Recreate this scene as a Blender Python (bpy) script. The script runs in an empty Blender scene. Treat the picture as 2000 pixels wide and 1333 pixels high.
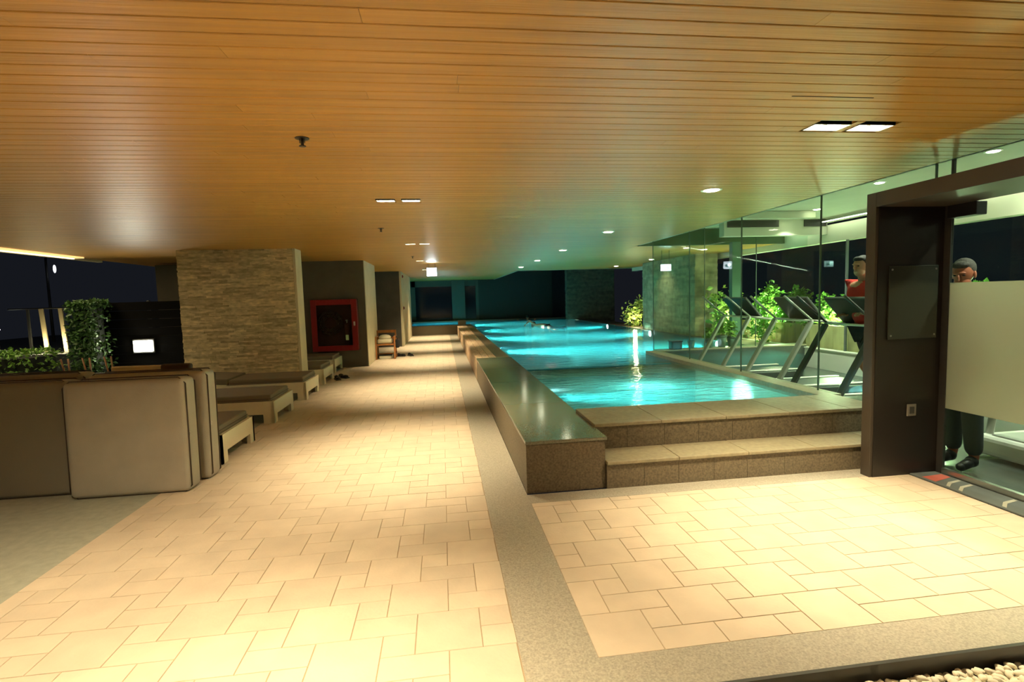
import bpy, bmesh, math, random
from mathutils import Vector, Matrix
random.seed(7)
sc = bpy.context.scene
C = sc.collection
R_ = math.radians

# ------------------------------------------------------------------ camera, world, exposure
cam = bpy.data.objects.new('camera', bpy.data.cameras.new('camera')); C.objects.link(cam)
f, yaw, pitch, roll = 1030.96, .1297183, .08292119, -.02988778
cy, sy, cp, sp, cr, sr = math.cos(yaw), math.sin(yaw), math.cos(pitch), math.sin(pitch), math.cos(roll), math.sin(roll)
B = Matrix(((1,0,0),(0,0,-1),(0,1,0)))
RR = Matrix(((cr,-sr,0),(sr,cr,0),(0,0,1))) @ Matrix(((1,0,0),(0,cp,-sp),(0,sp,cp))) @ B @ Matrix(((cy,-sy,0),(sy,cy,0),(0,0,1)))
M3 = Matrix((RR[0], -RR[1], -RR[2])).transposed()
cam.matrix_world = Matrix.Translation((0,0,1.6)) @ M3.to_4x4()
cam.data.sensor_width = 36; cam.data.lens = f/2000*36; cam.data.clip_end = 300
sc.camera = cam
w = bpy.data.worlds.new('night'); sc.world = w; w.use_nodes = True
w.node_tree.nodes['Background'].inputs[0].default_value = (.010,.0115,.016,1)
w.node_tree.nodes['Background'].inputs[1].default_value = .30
vs = sc.view_settings; vs.view_transform = 'Standard'; vs.look = 'None'; vs.gamma = 1; vs.use_curve_mapping = False
vs.exposure = 1.3
WARM = (1,.81,.50); CREAM = (1,.86,.60); CYAN = (.26,1.0,.95)

def lamp(kind, name, loc, power, color=WARM, size=.1, aim=(0,0,-1), spot=110, blend=.8, sizey=None, parent=None):
    l = bpy.data.lights.new(name, kind); l.energy = power; l.color = color
    if kind == 'AREA':
        l.shape = 'RECTANGLE' if sizey else 'DISK'; l.size = size
        if sizey: l.size_y = sizey
    else: l.shadow_soft_size = size
    if kind == 'SPOT': l.spot_size = R_(spot); l.spot_blend = blend
    o = bpy.data.objects.new(name, l); C.objects.link(o)
    o.location = loc; o.rotation_euler = Vector(aim).to_track_quat('-Z','Y').to_euler()
    if parent:
        o.parent = parent; o.location = Vector(loc) - parent.location
    return o

# ------------------------------------------------------------------ materials
def nt(m): return m.node_tree.nodes, m.node_tree.links
MATS = {}
def mat(name, col, rough=.6, metal=0, spec=.5, noise=0, nscale=8, bump=0, bscale=40, emit=None, estr=0, island=0, coat=0, stretch=None, col2=None):
    if name in MATS: return MATS[name]
    m = bpy.data.materials.new(name); m.use_nodes = True; N, L = nt(m)
    b = N['Principled BSDF']
    b.inputs['Base Color'].default_value = (*col,1); b.inputs['Roughness'].default_value = rough
    b.inputs['Metallic'].default_value = metal; b.inputs['Specular IOR Level'].default_value = spec
    b.inputs['Coat Weight'].default_value = coat; b.inputs['Coat Roughness'].default_value = .12
    tc = N.new('ShaderNodeTexCoord'); mp = N.new('ShaderNodeMapping'); L.new(tc.outputs['Object'], mp.inputs[0])
    if stretch: mp.inputs['Scale'].default_value = stretch
    out = None
    if noise:
        n = N.new('ShaderNodeTexNoise'); n.inputs['Scale'].default_value = nscale; n.inputs['Detail'].default_value = 6
        L.new(mp.outputs[0], n.inputs['Vector'])
        r = N.new('ShaderNodeMapRange'); r.inputs[1].default_value = .3; r.inputs[2].default_value = .7
        L.new(n.outputs['Fac'], r.inputs[0])
        mx = N.new('ShaderNodeMix'); mx.data_type = 'RGBA'
        c2 = col2 or tuple(min(1,c*(1+noise)) for c in col)
        mx.inputs['A'].default_value = (*[c*(1-noise) for c in col],1); mx.inputs['B'].default_value = (*c2,1)
        L.new(r.outputs[0], mx.inputs['Factor']); out = mx.outputs['Result']
    if island:
        g = N.new('ShaderNodeNewGeometry'); r = N.new('ShaderNodeMapRange')
        r.inputs[3].default_value = 1-island; r.inputs[4].default_value = 1+island
        L.new(g.outputs['Random Per Island'], r.inputs[0])
        hs = N.new('ShaderNodeHueSaturation'); L.new(r.outputs[0], hs.inputs['Value'])
        if out: L.new(out, hs.inputs['Color'])
        else: hs.inputs['Color'].default_value = (*col,1)
        out = hs.outputs[0]
    if out: L.new(out, b.inputs['Base Color'])
    if bump:
        n2 = N.new('ShaderNodeTexNoise'); n2.inputs['Scale'].default_value = bscale; n2.inputs['Detail'].default_value = 5
        L.new(mp.outputs[0], n2.inputs['Vector'])
        bp = N.new('ShaderNodeBump'); bp.inputs['Strength'].default_value = bump; bp.inputs['Distance'].default_value = .01
        L.new(n2.outputs['Fac'], bp.inputs['Height']); L.new(bp.outputs[0], b.inputs['Normal'])
    if emit:
        b.inputs['Emission Color'].default_value = (*emit,1); b.inputs['Emission Strength'].default_value = estr
    MATS[name] = m; return m

def front_fresnel(N, L, ior):
    fr = N.new('ShaderNodeFresnel'); fr.inputs[0].default_value = ior
    g = N.new('ShaderNodeNewGeometry'); m1 = N.new('ShaderNodeMath'); m1.operation = 'SUBTRACT'; m1.inputs[0].default_value = 1; L.new(g.outputs['Backfacing'], m1.inputs[1])
    m2 = N.new('ShaderNodeMath'); m2.operation = 'MULTIPLY'; L.new(fr.outputs[0], m2.inputs[0]); L.new(m1.outputs[0], m2.inputs[1])
    return fr, m2
def glass_mat(name, tint=(.86,.95,.90), frost=0.):
    m = bpy.data.materials.new(name); m.use_nodes = True; N, L = nt(m); N.remove(N['Principled BSDF'])
    o = N['Material Output']; t = N.new('ShaderNodeBsdfTransparent'); t.inputs[0].default_value = (*tint,1)
    g = N.new('ShaderNodeBsdfGlossy'); g.inputs['Roughness'].default_value = .02 if not frost else .35
    fr, ff = front_fresnel(N, L, 1.28)
    mx = N.new('ShaderNodeMixShader'); L.new(ff.outputs[0], mx.inputs[0]); L.new(g.outputs[0], mx.inputs[2])
    if frost:
        tr = N.new('ShaderNodeBsdfTranslucent'); tr.inputs[0].default_value = (.62,.66,.50,1)
        df = N.new('ShaderNodeBsdfDiffuse'); df.inputs[0].default_value = (.50,.53,.42,1)
        a = N.new('ShaderNodeMixShader'); a.inputs[0].default_value = .5; L.new(tr.outputs[0], a.inputs[1]); L.new(df.outputs[0], a.inputs[2])
        b = N.new('ShaderNodeMixShader'); b.inputs[0].default_value = frost; L.new(t.outputs[0], b.inputs[1]); L.new(a.outputs[0], b.inputs[2])
        L.new(b.outputs[0], mx.inputs[1])
    else: L.new(t.outputs[0], mx.inputs[1])
    L.new(mx.outputs[0], o.inputs[0]); MATS[name] = m; return m

def water_mat(name, tint, scat, fac=.5, scale=2.2, strength=.35):
    """clear water with some in-scatter (lit from the lamps below it) under a rippled reflecting skin"""
    m = bpy.data.materials.new(name); m.use_nodes = True; N, L = nt(m); N.remove(N['Principled BSDF'])
    o = N['Material Output']; t = N.new('ShaderNodeBsdfTransparent'); t.inputs[0].default_value = (*tint,1)
    tl = N.new('ShaderNodeBsdfTranslucent'); tl.inputs[0].default_value = (*scat,1)
    m0 = N.new('ShaderNodeMixShader'); m0.inputs[0].default_value = fac; L.new(t.outputs[0], m0.inputs[1]); L.new(tl.outputs[0], m0.inputs[2])
    g = N.new('ShaderNodeBsdfGlossy'); g.inputs['Roughness'].default_value = .05
    fr, ff = front_fresnel(N, L, 1.18)
    tc = N.new('ShaderNodeTexCoord'); mp = N.new('ShaderNodeMapping'); mp.inputs['Scale'].default_value = (.6,1.3,1)
    n = N.new('ShaderNodeTexNoise'); n.inputs['Scale'].default_value = scale; n.inputs['Detail'].default_value = 3
    bp = N.new('ShaderNodeBump'); bp.inputs['Strength'].default_value = strength; bp.inputs['Distance'].default_value = .06
    L.new(tc.outputs['Object'], mp.inputs[0]); L.new(mp.outputs[0], n.inputs['Vector']); L.new(n.outputs['Fac'], bp.inputs['Height'])
    L.new(bp.outputs[0], g.inputs['Normal']); L.new(bp.outputs[0], fr.inputs['Normal']); L.new(bp.outputs[0], tl.inputs['Normal'])
    mx = N.new('ShaderNodeMixShader'); L.new(ff.outputs[0], mx.inputs[0]); L.new(m0.outputs[0], mx.inputs[1]); L.new(g.outputs[0], mx.inputs[2])
    L.new(mx.outputs[0], o.inputs[0]); MATS[name] = m; return m

tile_m = mat('cream_tile', (.60,.505,.385), .55, noise=.07, nscale=5, bump=.15, bscale=60, island=.05)
grout_m = mat('grout', (.36,.28,.18), .9)
granite_m = mat('granite_paving', (.36,.335,.27), .5, noise=.25, nscale=110, bump=.1, bscale=150)
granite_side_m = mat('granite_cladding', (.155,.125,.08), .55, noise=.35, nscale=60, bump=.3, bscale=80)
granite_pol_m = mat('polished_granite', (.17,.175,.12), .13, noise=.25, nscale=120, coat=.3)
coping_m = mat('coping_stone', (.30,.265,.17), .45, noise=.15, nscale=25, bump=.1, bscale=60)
wood_ceil_m = mat('ceiling_slat_wood', (.53,.28,.050), .45, noise=.12, nscale=3, island=.07, stretch=(.35,9,9), bump=.30, bscale=9, coat=.2)
MATS['ceiling_slat_wood'].node_tree.nodes['Principled BSDF'].inputs['Coat Roughness'].default_value = .42
dark_m = mat('ceiling_void', (.05,.028,.012), .95)
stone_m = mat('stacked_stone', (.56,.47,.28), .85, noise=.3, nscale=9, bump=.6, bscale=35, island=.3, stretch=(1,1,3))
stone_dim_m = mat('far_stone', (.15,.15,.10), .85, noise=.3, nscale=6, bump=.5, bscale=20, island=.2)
render_m = mat('grey_render', (.11,.095,.065), .8, noise=.08, nscale=4)
render_l_m = mat('pale_render', (.52,.46,.30), .75, noise=.08, nscale=3)
dwall_m = mat('dark_wall', (.055,.05,.042), .7, noise=.2, nscale=3)
portal_m = mat('portal_laminate', (.055,.043,.031), .42, noise=.12, nscale=2.5)
night_m = mat('night_facade', (.03,.035,.045), .4, noise=.2, nscale=1)
white_m = mat('white_resin', (.74,.66,.48), .55, bump=.25, bscale=90)
taupe_m = mat('taupe_fabric', (.41,.38,.31), .85, noise=.06, nscale=5, bump=.3, bscale=220)
lounge_m = mat('lounger_fabric', (.19,.155,.105), .85, bump=.3, bscale=220)
taupe_d_m = mat('dark_taupe_fabric', (.26,.235,.18), .85, bump=.3, bscale=220)
piping_m = mat('piping', (.07,.05,.035), .8)
metal_m = mat('brushed_metal', (.6,.58,.52), .3, 1)
black_m = mat('black_plastic', (.018,.018,.018), .4)
dgrey_m = mat('dark_grey_metal', (.07,.07,.065), .35, .4)
silver_m = mat('silver_paint', (.42,.41,.36), .35, .3)
whitep_m = mat('white_plastic', (.75,.74,.66), .35)
gymfloor_m = mat('gym_rubber_floor', (.075,.085,.07), .25, noise=.12, nscale=30)
gymwall_m = mat('gym_white_wall', (.72,.72,.62), .6)
gymceil_m = mat('gym_plaster', (.55,.55,.44), .7, noise=.04, nscale=3)
red_m = mat('red_paint', (.22,.006,.006), .35)
darkred_m = mat('dark_red_interior', (.09,.014,.010), .6)
orange_wood_m = mat('chair_wood', (.42,.17,.055), .45, noise=.2, nscale=12, stretch=(1,1,.2))
bench_wood_m = mat('bench_wood', (.52,.37,.24), .5, noise=.3, nscale=7, stretch=(6,.5,1), bump=.15, bscale=20, island=.1)
planter_wood_m = mat('planter_wood', (.70,.50,.28), .55, noise=.22, nscale=6, stretch=(1,1.2,.25), island=.18)
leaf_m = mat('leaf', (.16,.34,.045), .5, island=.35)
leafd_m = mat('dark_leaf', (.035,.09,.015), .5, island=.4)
leafy_m = mat('yellow_leaf', (.30,.42,.08), .5, island=.3)
stem_m = mat('stem', (.30,.19,.10), .8, noise=.2, nscale=20)
pool_m = mat('pool_tile', (.05,.42,.60), .5, noise=.06, nscale=2)
kid_m = mat('shallow_pool_tile', (.40,.66,.56), .5, noise=.08, nscale=3)
pool_edge_m = mat('pool_edge_tile', (.05,.065,.05), .4)
pebble_m = mat('pebble', (.86,.80,.64), .6, noise=.15, nscale=30, bump=.2, bscale=90)
soil_m = mat('soil', (.07,.05,.03), .95, noise=.4, nscale=40)
concrete_m = mat('planter_concrete', (.30,.28,.22), .8, noise=.12, nscale=8)
skin_m = mat('skin', (.50,.24,.14), .5)
hair_m = mat('hair', (.018,.014,.012), .8, bump=.5, bscale=120)
ghair_m = mat('greying_hair', (.07,.06,.05), .7, bump=.6, bscale=100, noise=.5, nscale=25)
shirt_m = mat('red_shirt', (.55,.03,.02), .8)
short_m = mat('black_cloth', (.015,.015,.017), .85)
wshirt_m = mat('white_shirt', (.78,.76,.68), .8)
towel_m = mat('towel', (.75,.70,.55), .9, bump=.5, bscale=120)
warmglow_m = mat('warm_lamp_glow', (1,.9,.7), .4, emit=(1,.83,.55), estr=22)
coolglow_m = mat('downlight_glow', (1,1,.8), .4, emit=(1,.97,.66), estr=14)
exit_m = mat('exit_sign_glow', (.9,1,1), .4, emit=(.78,.93,1), estr=5)
exitg_m = mat('exit_sign_text', (.1,.4,.3), .4, emit=(.30,.62,.55), estr=1.6)
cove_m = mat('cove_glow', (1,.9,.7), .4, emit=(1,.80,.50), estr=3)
box_m = mat('wall_lamp_glow', (1,1,.9), .4, emit=(1,.96,.80), estr=16)
ulamp_m = mat('underwater_glow', (.6,1,1), .4, emit=(.6,1,1), estr=10)
mat_m = mat('mat_fabric', (.10,.115,.11), .9, bump=.4, bscale=150)
mats_m = mat('mat_stripe', (.40,.38,.30), .9)
matr_m = mat('mat_red', (.42,.10,.07), .9)
glass_m = glass_mat('clear_glass'); frost_m = glass_mat('frosted_glass', frost=.93)
gedge_m = mat('glass_edge', (.10,.14,.10), .2)
water_m = water_mat('pool_water', (.80,.97,1.0), (.16,.80,.95), .30, 5, .30); kwater_m = water_mat('shallow_water', (.86,.98,.96), (.45,.85,.80), .3, 7, .45)

# ------------------------------------------------------------------ mesh builder
class MB:
    def __init__(s): s.bm = bmesh.new(); s.mi = 0
    def _m(s, faces):
        for q in faces: q.material_index = s.mi
    def box(s, a, b, bev=0, rot=None, seg=2):
        n = len(s.bm.faces); vs_ = []
        tmp = bmesh.new(); bmesh.ops.create_cube(tmp, size=1)
        for v in tmp.verts: v.co = Vector(((a[i]+b[i])/2 + v.co[i]*(b[i]-a[i]) for i in range(3)))
        if bev: bmesh.ops.bevel(tmp, geom=tmp.edges[:], offset=bev, segments=seg, affect='EDGES', profile=.5)
        if rot is not None: bmesh.ops.transform(tmp, matrix=rot, verts=tmp.verts)
        s._join(tmp); return s
    def _join(s, tmp):
        mp = [s.bm.verts.new(v.co) for v in tmp.verts]; tmp.verts.index_update()
        for q in tmp.faces:
            try: nf = s.bm.faces.new([mp[v.index] for v in q.verts]); nf.material_index = s.mi; nf.smooth = q.smooth
            except ValueError: pass
        tmp.free()
    def cyl(s, a, b, r, r2=None, seg=16, cap=True):
        a, b = Vector(a), Vector(b); d = b-a; t = bmesh.new()
        bmesh.ops.create_cone(t, cap_ends=cap, segments=seg, radius1=r, radius2=r if r2 is None else r2, depth=d.length)
        bmesh.ops.transform(t, matrix=Matrix.Translation((a+b)/2) @ d.to_track_quat('Z','Y').to_matrix().to_4x4(), verts=t.verts)
        for q in t.faces: q.smooth = len(q.verts) == 4
        s._join(t); return s
    def ell(s, c, r, rot=None, seg=14):
        t = bmesh.new(); bmesh.ops.create_uvsphere(t, u_segments=seg, v_segments=max(6,seg*2//3), radius=1)
        mx = Matrix.Translation(c) @ (rot or Matrix()) @ Matrix.Diagonal((*([r]*3 if not hasattr(r,'__len__') else r),1))
        bmesh.ops.transform(t, matrix=mx, verts=t.verts)
        for q in t.faces: q.smooth = True
        s._join(t); return s
    def tube(s, pts, r, seg=8):
        for a, b in zip(pts, pts[1:]): s.cyl(a, b, r, seg=seg)
        for p in pts[1:-1]: s.ell(p, r, seg=8)
        return s
    def poly(s, pts):
        q = s.bm.faces.new([s.bm.verts.new(p) for p in pts]); q.material_index = s.mi; return s
    def prism(s, prof, axis, a, b):
        # prof: 2D points in the other two axes; extruded along axis from a to b
        def P(u, v, t):
            return {0:(t,u,v), 1:(u,t,v), 2:(u,v,t)}[axis]
        va = [s.bm.verts.new(P(u,v,a)) for u,v in prof]; vb = [s.bm.verts.new(P(u,v,b)) for u,v in prof]
        n = len(prof); fs = [s.bm.faces.new(va), s.bm.faces.new(vb[::-1])]
        for i in range(n): fs.append(s.bm.faces.new((va[i], vb[i], vb[(i+1)%n], va[(i+1)%n])))
        s._m(fs); return s
    def build(s, name, m, parent=None, loc=None, smooth=False, fix=True):
        if fix: bmesh.ops.recalc_face_normals(s.bm, faces=s.bm.faces[:])
        me = bpy.data.meshes.new(name); s.bm.to_mesh(me); s.bm.free()
        for x in (m if isinstance(m, (list,tuple)) else [m]): me.materials.append(x)
        o = bpy.data.objects.new(name, me); C.objects.link(o)
        if smooth:
            for q in me.polygons: q.use_smooth = True
        if parent: o.parent = parent
        if loc: o.location = loc
        return o
def tag(o, label=None, cat=None, group=None, kind=None):
    for k, v in (('label',label),('category',cat),('group',group),('kind',kind)):
        if v: o[k] = v
    return o
def thing(name, label, cat, loc=(0,0,0), rz=0, group=None):
    o = bpy.data.objects.new(name, None); C.objects.link(o); o.location = loc; o.rotation_euler = (0,0,rz)
    o.empty_display_size = .1
    return tag(o, label, cat, group)
def struct(name, mb, m, **k): return tag(mb.build(name, m, **k), kind='structure')
def dup(root, loc=None, rz=None, label=None, group=None):
    r = root.copy(); C.objects.link(r)
    if loc: r.location = loc
    if rz is not None: r.rotation_euler = (0,0,rz)
    if label: r['label'] = label
    if group: r['group'] = group
    for ch in list(root.children):
        c = ch.copy(); C.objects.link(c); c.parent = r
        for g in ch.children:
            d = g.copy(); C.objects.link(d); d.parent = c
    return r

# ------------------------------------------------------------------ floor tiles (three sizes, clipped to the paved areas)
U = .155
def tiles(ox, oy, x0, x1, y0, y1, cut=None):
    mb = MB(); gap = .0035; h = .004
    for i in range(-60, 90):
        for j in range(-60, 90):
            bx, by = 3*i + j, i - 2*j
            for (a, b, c, d) in ((0,0,2,2), (2,1,3,2), (2,0,4,1)):
                X0, X1 = ox+(bx+a)*U, ox+(bx+c)*U; Y0, Y1 = oy+(by+b)*U, oy+(by+d)*U
                X0, X1, Y0, Y1 = max(X0,x0), min(X1,x1), max(Y0,y0), min(Y1,y1)
                if X1-X0 < .03 or Y1-Y0 < .03: continue
                g = gap/2
                t = [(X0+g,Y0+g),(X1-g,Y0+g),(X1-g,Y1-g),(X0+g,Y1-g)]
                top = [mb.bm.verts.new((x+(.0015 if k in (0,3) else -.0015), y+(.0015 if k<2 else -.0015), h)) for k,(x,y) in enumerate(t)]
                bot = [mb.bm.verts.new((x,y,0)) for x,y in t]
                mb.bm.faces.new(top)
                for k in range(4): mb.bm.faces.new((bot[k], bot[(k+1)%4], top[(k+1)%4], top[k]))
    return mb
struct('floor', tiles(-.959, 2.769, -2.47, .285, -.6, 24.2), tile_m)
struct('floor', tiles(.622, 2.14, .622, 3.86, 2.14, 3.92), tile_m)
mb = MB(); mb.box((-2.47,-.6,-.2),(.285,24.2,.0005)); mb.box((.622,2.14,-.2),(3.86,3.92,.0005)); struct('floor', mb, grout_m)
mb = MB(); mb.box((.285,-.6,-.2),(.622,24.2,.004)); struct('trim_1', mb, granite_m)
mb = MB(); mb.box((.622,1.915,-.2),(4.13,2.14,.004)); struct('trim_2', mb, granite_m)
mb = MB(); mb.box((.622,3.92,-.2),(4.13,4.10,.004)); struct('trim_3', mb, granite_m)
mb = MB(); mb.box((-14,-.6,-.2),(-2.47,9.0,.002)); mb.box((-14,9.0,-.2),(-2.47,24.2,.002)); struct('floor', mb, mat('side_terrace', (.36,.37,.30), .6, noise=.12, nscale=15, bump=.2, bscale=60))
mb = MB(); mb.box((.622,1.895,-.2),(4.6,1.912,.006)); struct('trim_4', mb, dgrey_m)
mb = MB(); mb.box((.622,-.6,-.25),(4.6,1.895,-.085)); struct('floor', mb, soil_m)
mb = MB(); mb.box((2.42,1.55,-.08),(4.6,1.70,.0),.01); struct('trim_5', mb, granite_m)

# ------------------------------------------------------------------ slatted timber ceiling
ZC = 2.6
holes = [(2.30,2.545,3.036,3.169),(2.60,2.845,3.036,3.169)]
pair_y = [5.50, 9.70, 13.87, 18.04, 22.2, 1.30]
for y in pair_y:
    holes += [(-.61,-.42,y-.045,y+.055),(-.36,-.17,y-.045,y+.055)]
def slats(x0, x1, y0, y1, xr=None):
    mb = MB(); p = .105; y = y0
    while y < y1-.02:
        e = x1
        if xr and y > xr[0]: e = xr[1]
        x = x0 - random.random()*3
        while x < e:
            a, b = max(x,x0), min(x+3.6,e); x += 3.6
            if b-a < .05: continue
            segs = [(a,b)]
            for (hx0,hx1,hy0,hy1) in holes:
                if y+p > hy0 and y < hy1:
                    ns = []
                    for s0, s1 in segs:
                        if hx1 <= s0 or hx0 >= s1: ns.append((s0,s1)); continue
                        if hx0 > s0: ns.append((s0,hx0))
                        if hx1 < s1: ns.append((hx1,s1))
                    segs = ns
            for s0, s1 in segs:
                if s1-s0 < .01: continue
                prof = [(y+.003,ZC+.016),(y+.003,ZC+.003),(y+.006,ZC),(y+p-.006,ZC),(y+p-.003,ZC+.003),(y+p-.003,ZC+.016)]
                mb.prism(prof, 0, s0+.0008, s1-.0008)
        y += p
    return mb
struct('ceiling', slats(-6.9, 4.13, -1.0, 29.0, (20.0, 2.85)), wood_ceil_m)
struct('ceiling', slats(4.13, 7.6, 10.78, 20.0), wood_ceil_m)
mb = MB(); mb.box((-6.95,-1.05,2.74),(4.13,20,2.8)); mb.box((-6.95,20,2.74),(2.85,29,2.8)); struct('ceiling', mb, dark_m)
mb = MB(); mb.box((4.13,10.9,2.74),(7.6,20,2.8)); struct('ceiling', mb, dark_m)
mb = MB(); mb.box((2.85,20.0,2.585),(2.93,29,2.8)); mb.box((2.85,20.0,2.585),(7.6,20.08,2.8)); struct('trim_6', mb, mat('fascia_green', (.34,.34,.24), .7))
mb = MB(); mb.box((1.85,2.62,2.5985),(2.32,2.626,2.602)); struct('trim_7', mb, dark_m)
# left eave fascia with warm strip light
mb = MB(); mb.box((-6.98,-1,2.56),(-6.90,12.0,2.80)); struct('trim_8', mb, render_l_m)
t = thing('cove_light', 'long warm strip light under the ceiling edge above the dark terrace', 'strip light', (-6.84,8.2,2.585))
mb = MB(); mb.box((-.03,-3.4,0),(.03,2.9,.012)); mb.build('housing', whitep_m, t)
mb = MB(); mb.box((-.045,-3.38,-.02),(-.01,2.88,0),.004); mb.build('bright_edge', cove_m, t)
mb = MB(); mb.box((-.008,-3.38,-.012),(.16,2.88,.012),.004); mb.build('glow_face', mat('lit_fascia_glow',(1,.8,.5),.4,emit=(1,.62,.22),estr=.45), t)  # lamplight on the fascia, painted as a faintly glowing tan band
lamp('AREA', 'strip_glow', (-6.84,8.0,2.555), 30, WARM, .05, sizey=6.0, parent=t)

# ------------------------------------------------------------------ pool: basin, copings, water
mb = MB()
# main basin inner faces (floor -0.8) and the arm that turns left behind the deck
mb.box((1.30,8.85,-1.0),(6.62,24.3,-.8)); mb.box((-1.5,24.3,-1.0),(6.62,28.2,-.8))
mb.box((1.22,8.85,-.8),(1.30,24.3,.36)); mb.box((6.62,9.96,-.8),(6.70,28.2,.36)); mb.box((-1.5,28.2,-.8),(6.62,28.28,.36))
mb.box((4.13,9.96,-.8),(6.62,10.04,.36)); mb.box((1.30,8.77,-.8),(4.13,8.85,.36)); mb.box((4.05,8.85,-.8),(4.13,10.04,.36))
mb.box((-1.5,24.22,-.8),(1.30,24.3,.36)); mb.box((-1.58,24.3,-.8),(-1.5,28.2,.36))
struct('pool_basin', mb, pool_m)
mb = MB(); mb.box((1.29,5.10,-.35),(4.05,7.87,-.15)); mb.box((1.29,5.04,-.15),(4.05,5.10,.36)); mb.box((3.95,5.10,-.15),(4.05,7.87,.36)); mb.box((1.22,5.10,-.15),(1.30,7.87,.36))
struct('pool_basin', mb, kid_m)
mb = MB(); mb.box((1.30,7.87,-.3),(4.05,8.77,.345)); struct('wall_pool_divider', mb, pool_edge_m)
mb = MB(); mb.poly([(1.30,5.10,.40),(3.97,5.10,.40),(3.97,8.3,.40),(1.30,8.3,.40)]); tag(mb.build('pool_water', kwater_m, fix=False), kind='structure')
mb = MB()
for a,b,c,d in ((1.30,8.3,3.97,9.9),(1.30,9.9,6.62,24.3),(-1.5,24.3,6.62,28.2)): mb.poly([(a,b,.40),(c,b,.40),(c,d,.40),(a,d,.40)])
tag(mb.build('pool_water', water_m, fix=False), kind='structure')
vm = bpy.data.materials.new('water_body'); vm.use_nodes = True; N, L = nt(vm); N.remove(N['Principled BSDF'])
v_ = N.new('ShaderNodeVolumeScatter'); v_.inputs['Color'].default_value = (.14,.92,1,1); v_.inputs['Density'].default_value = .30; v_.inputs['Anisotropy'].default_value = .2
L.new(v_.outputs[0], N['Material Output'].inputs['Volume'])
mb = MB(); mb.box((1.302,8.86,-.79),(6.615,28.19,.392)); tag(mb.build('pool_water_body', vm), kind='structure')
mb = MB(); mb.box((1.302,5.11,-.14),(3.945,7.86,.392)); tag(mb.build('pool_water_body', vm), kind='structure')
# granite block beside the walkway
t = thing('granite_bench', 'long low granite block bench with polished top beside the walkway', 'bench', (.955,7.16,0))
mb = MB(); mb.box((-.33,-3.036,0),(.33,3.05,.405),.004); mb.build('base', granite_side_m, t)
mb = MB(); 
for k in range(4): mb.box((-.335,-3.045+k*1.525,.407),(.345,-3.045+k*1.525+1.522,.435),.005)
mb.build('top_slab', granite_pol_m, t)
# wooden bench further on
t = thing('wooden_bench', 'long low slatted wooden bench between walkway and pool', 'bench', (.82,16.2,0))
mb = MB()
for k in range(3): mb.box((-.20+k*.135,-5.95,.39),(-.20+k*.135+.128,6.6,.43),.006)
mb.build('seat', bench_wood_m, t)
mb = MB(); mb.box((-.195,-5.9,0),(-.15,6.55,.388),.004); mb.build('side_panel', bench_wood_m, t)
mb = MB()
mb.box((-.02,-5.8,.0),(.06,6.5,.388)); mb.build('frame', dgrey_m, t)
# dark coping along the pool edge behind the wooden bench
mb = MB(); mb.box((1.03,10.22,0),(1.30,24.3,.415),.005); struct('trim_9', mb, granite_side_m)
mb = MB(); mb.box((-1.6,23.95,0),(1.30,24.3,.42),.005); struct('trim_10', mb, granite_side_m)
# steps
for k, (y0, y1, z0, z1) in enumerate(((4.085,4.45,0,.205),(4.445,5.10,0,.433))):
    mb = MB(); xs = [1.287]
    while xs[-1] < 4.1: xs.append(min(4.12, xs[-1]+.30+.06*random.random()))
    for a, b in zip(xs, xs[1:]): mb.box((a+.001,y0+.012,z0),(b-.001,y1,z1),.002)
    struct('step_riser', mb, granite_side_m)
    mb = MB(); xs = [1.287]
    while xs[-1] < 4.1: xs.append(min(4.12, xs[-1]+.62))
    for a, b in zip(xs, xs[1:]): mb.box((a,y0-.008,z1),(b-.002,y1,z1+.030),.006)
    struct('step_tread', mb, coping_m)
mb = MB(); mb.box((3.955,5.10,-.15),(4.22,9.95,.46),.006); struct('trim_11', mb, coping_m)
mb = MB(); mb.box((4.22,9.925,0),(7.4,10.215,.43)); struct('trim_12', mb, gymfloor_m)
mb = MB(); mb.box((4.22,9.92,.431),(7.4,10.22,.46),.006); struct('trim_23', mb, coping_m)
mb = MB(); mb.box((6.62,10.22,-.2),(7.5,28.3,.40),.004); struct('trim_13', mb, granite_side_m)
mb = MB(); mb.box((-1.6,28.28,-.2),(7.5,28.5,.43),.004); struct('trim_14', mb, granite_side_m)

def downlight(name, label, loc, power, group, col=CREAM, r=.055, estr=None, spot=120):
    t = thing(name, label, 'ceiling light', loc, group=group)
    mb = MB(); mb.cyl((0,0,-.006),(0,0,.004),r*1.35,seg=24); mb.build('trim_ring', whitep_m, t)
    mb = MB(); mb.ell((0,0,-.006),(r,r,.010),seg=20); mb.build('lens', coolglow_m, t)
    lamp('SPOT', 'light', (loc[0],loc[1],loc[2]-.03), power, col, .05, spot=spot, parent=t)
    return t
desc = ['nearest and largest of the round lights over the pool', 'second round light in the row over the pool', 'third round light in the row over the pool',
        'fourth round light in the row over the pool', 'last round light of the row at the ceiling notch']
for k, y in enumerate((5.02,8.30,11.5,14.65,17.7)):
    downlight('pool_downlight', desc[k], (2.69,y,ZC), 26, 'round lights over the pool', CREAM, .075)
for k, (x,y) in enumerate(((6.24,12.0),(6.25,15.2),(6.24,18.4))):
    downlight('edge_downlight', ['round ceiling light seen through the gym glass beyond the potted plants','round ceiling light above the far stone side wall beside an exit sign','small round ceiling light near the dark gap with the lit shrub'][k],
              (x,y,ZC), 22, 'round lights along the far pool side', CREAM, .07)

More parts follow.
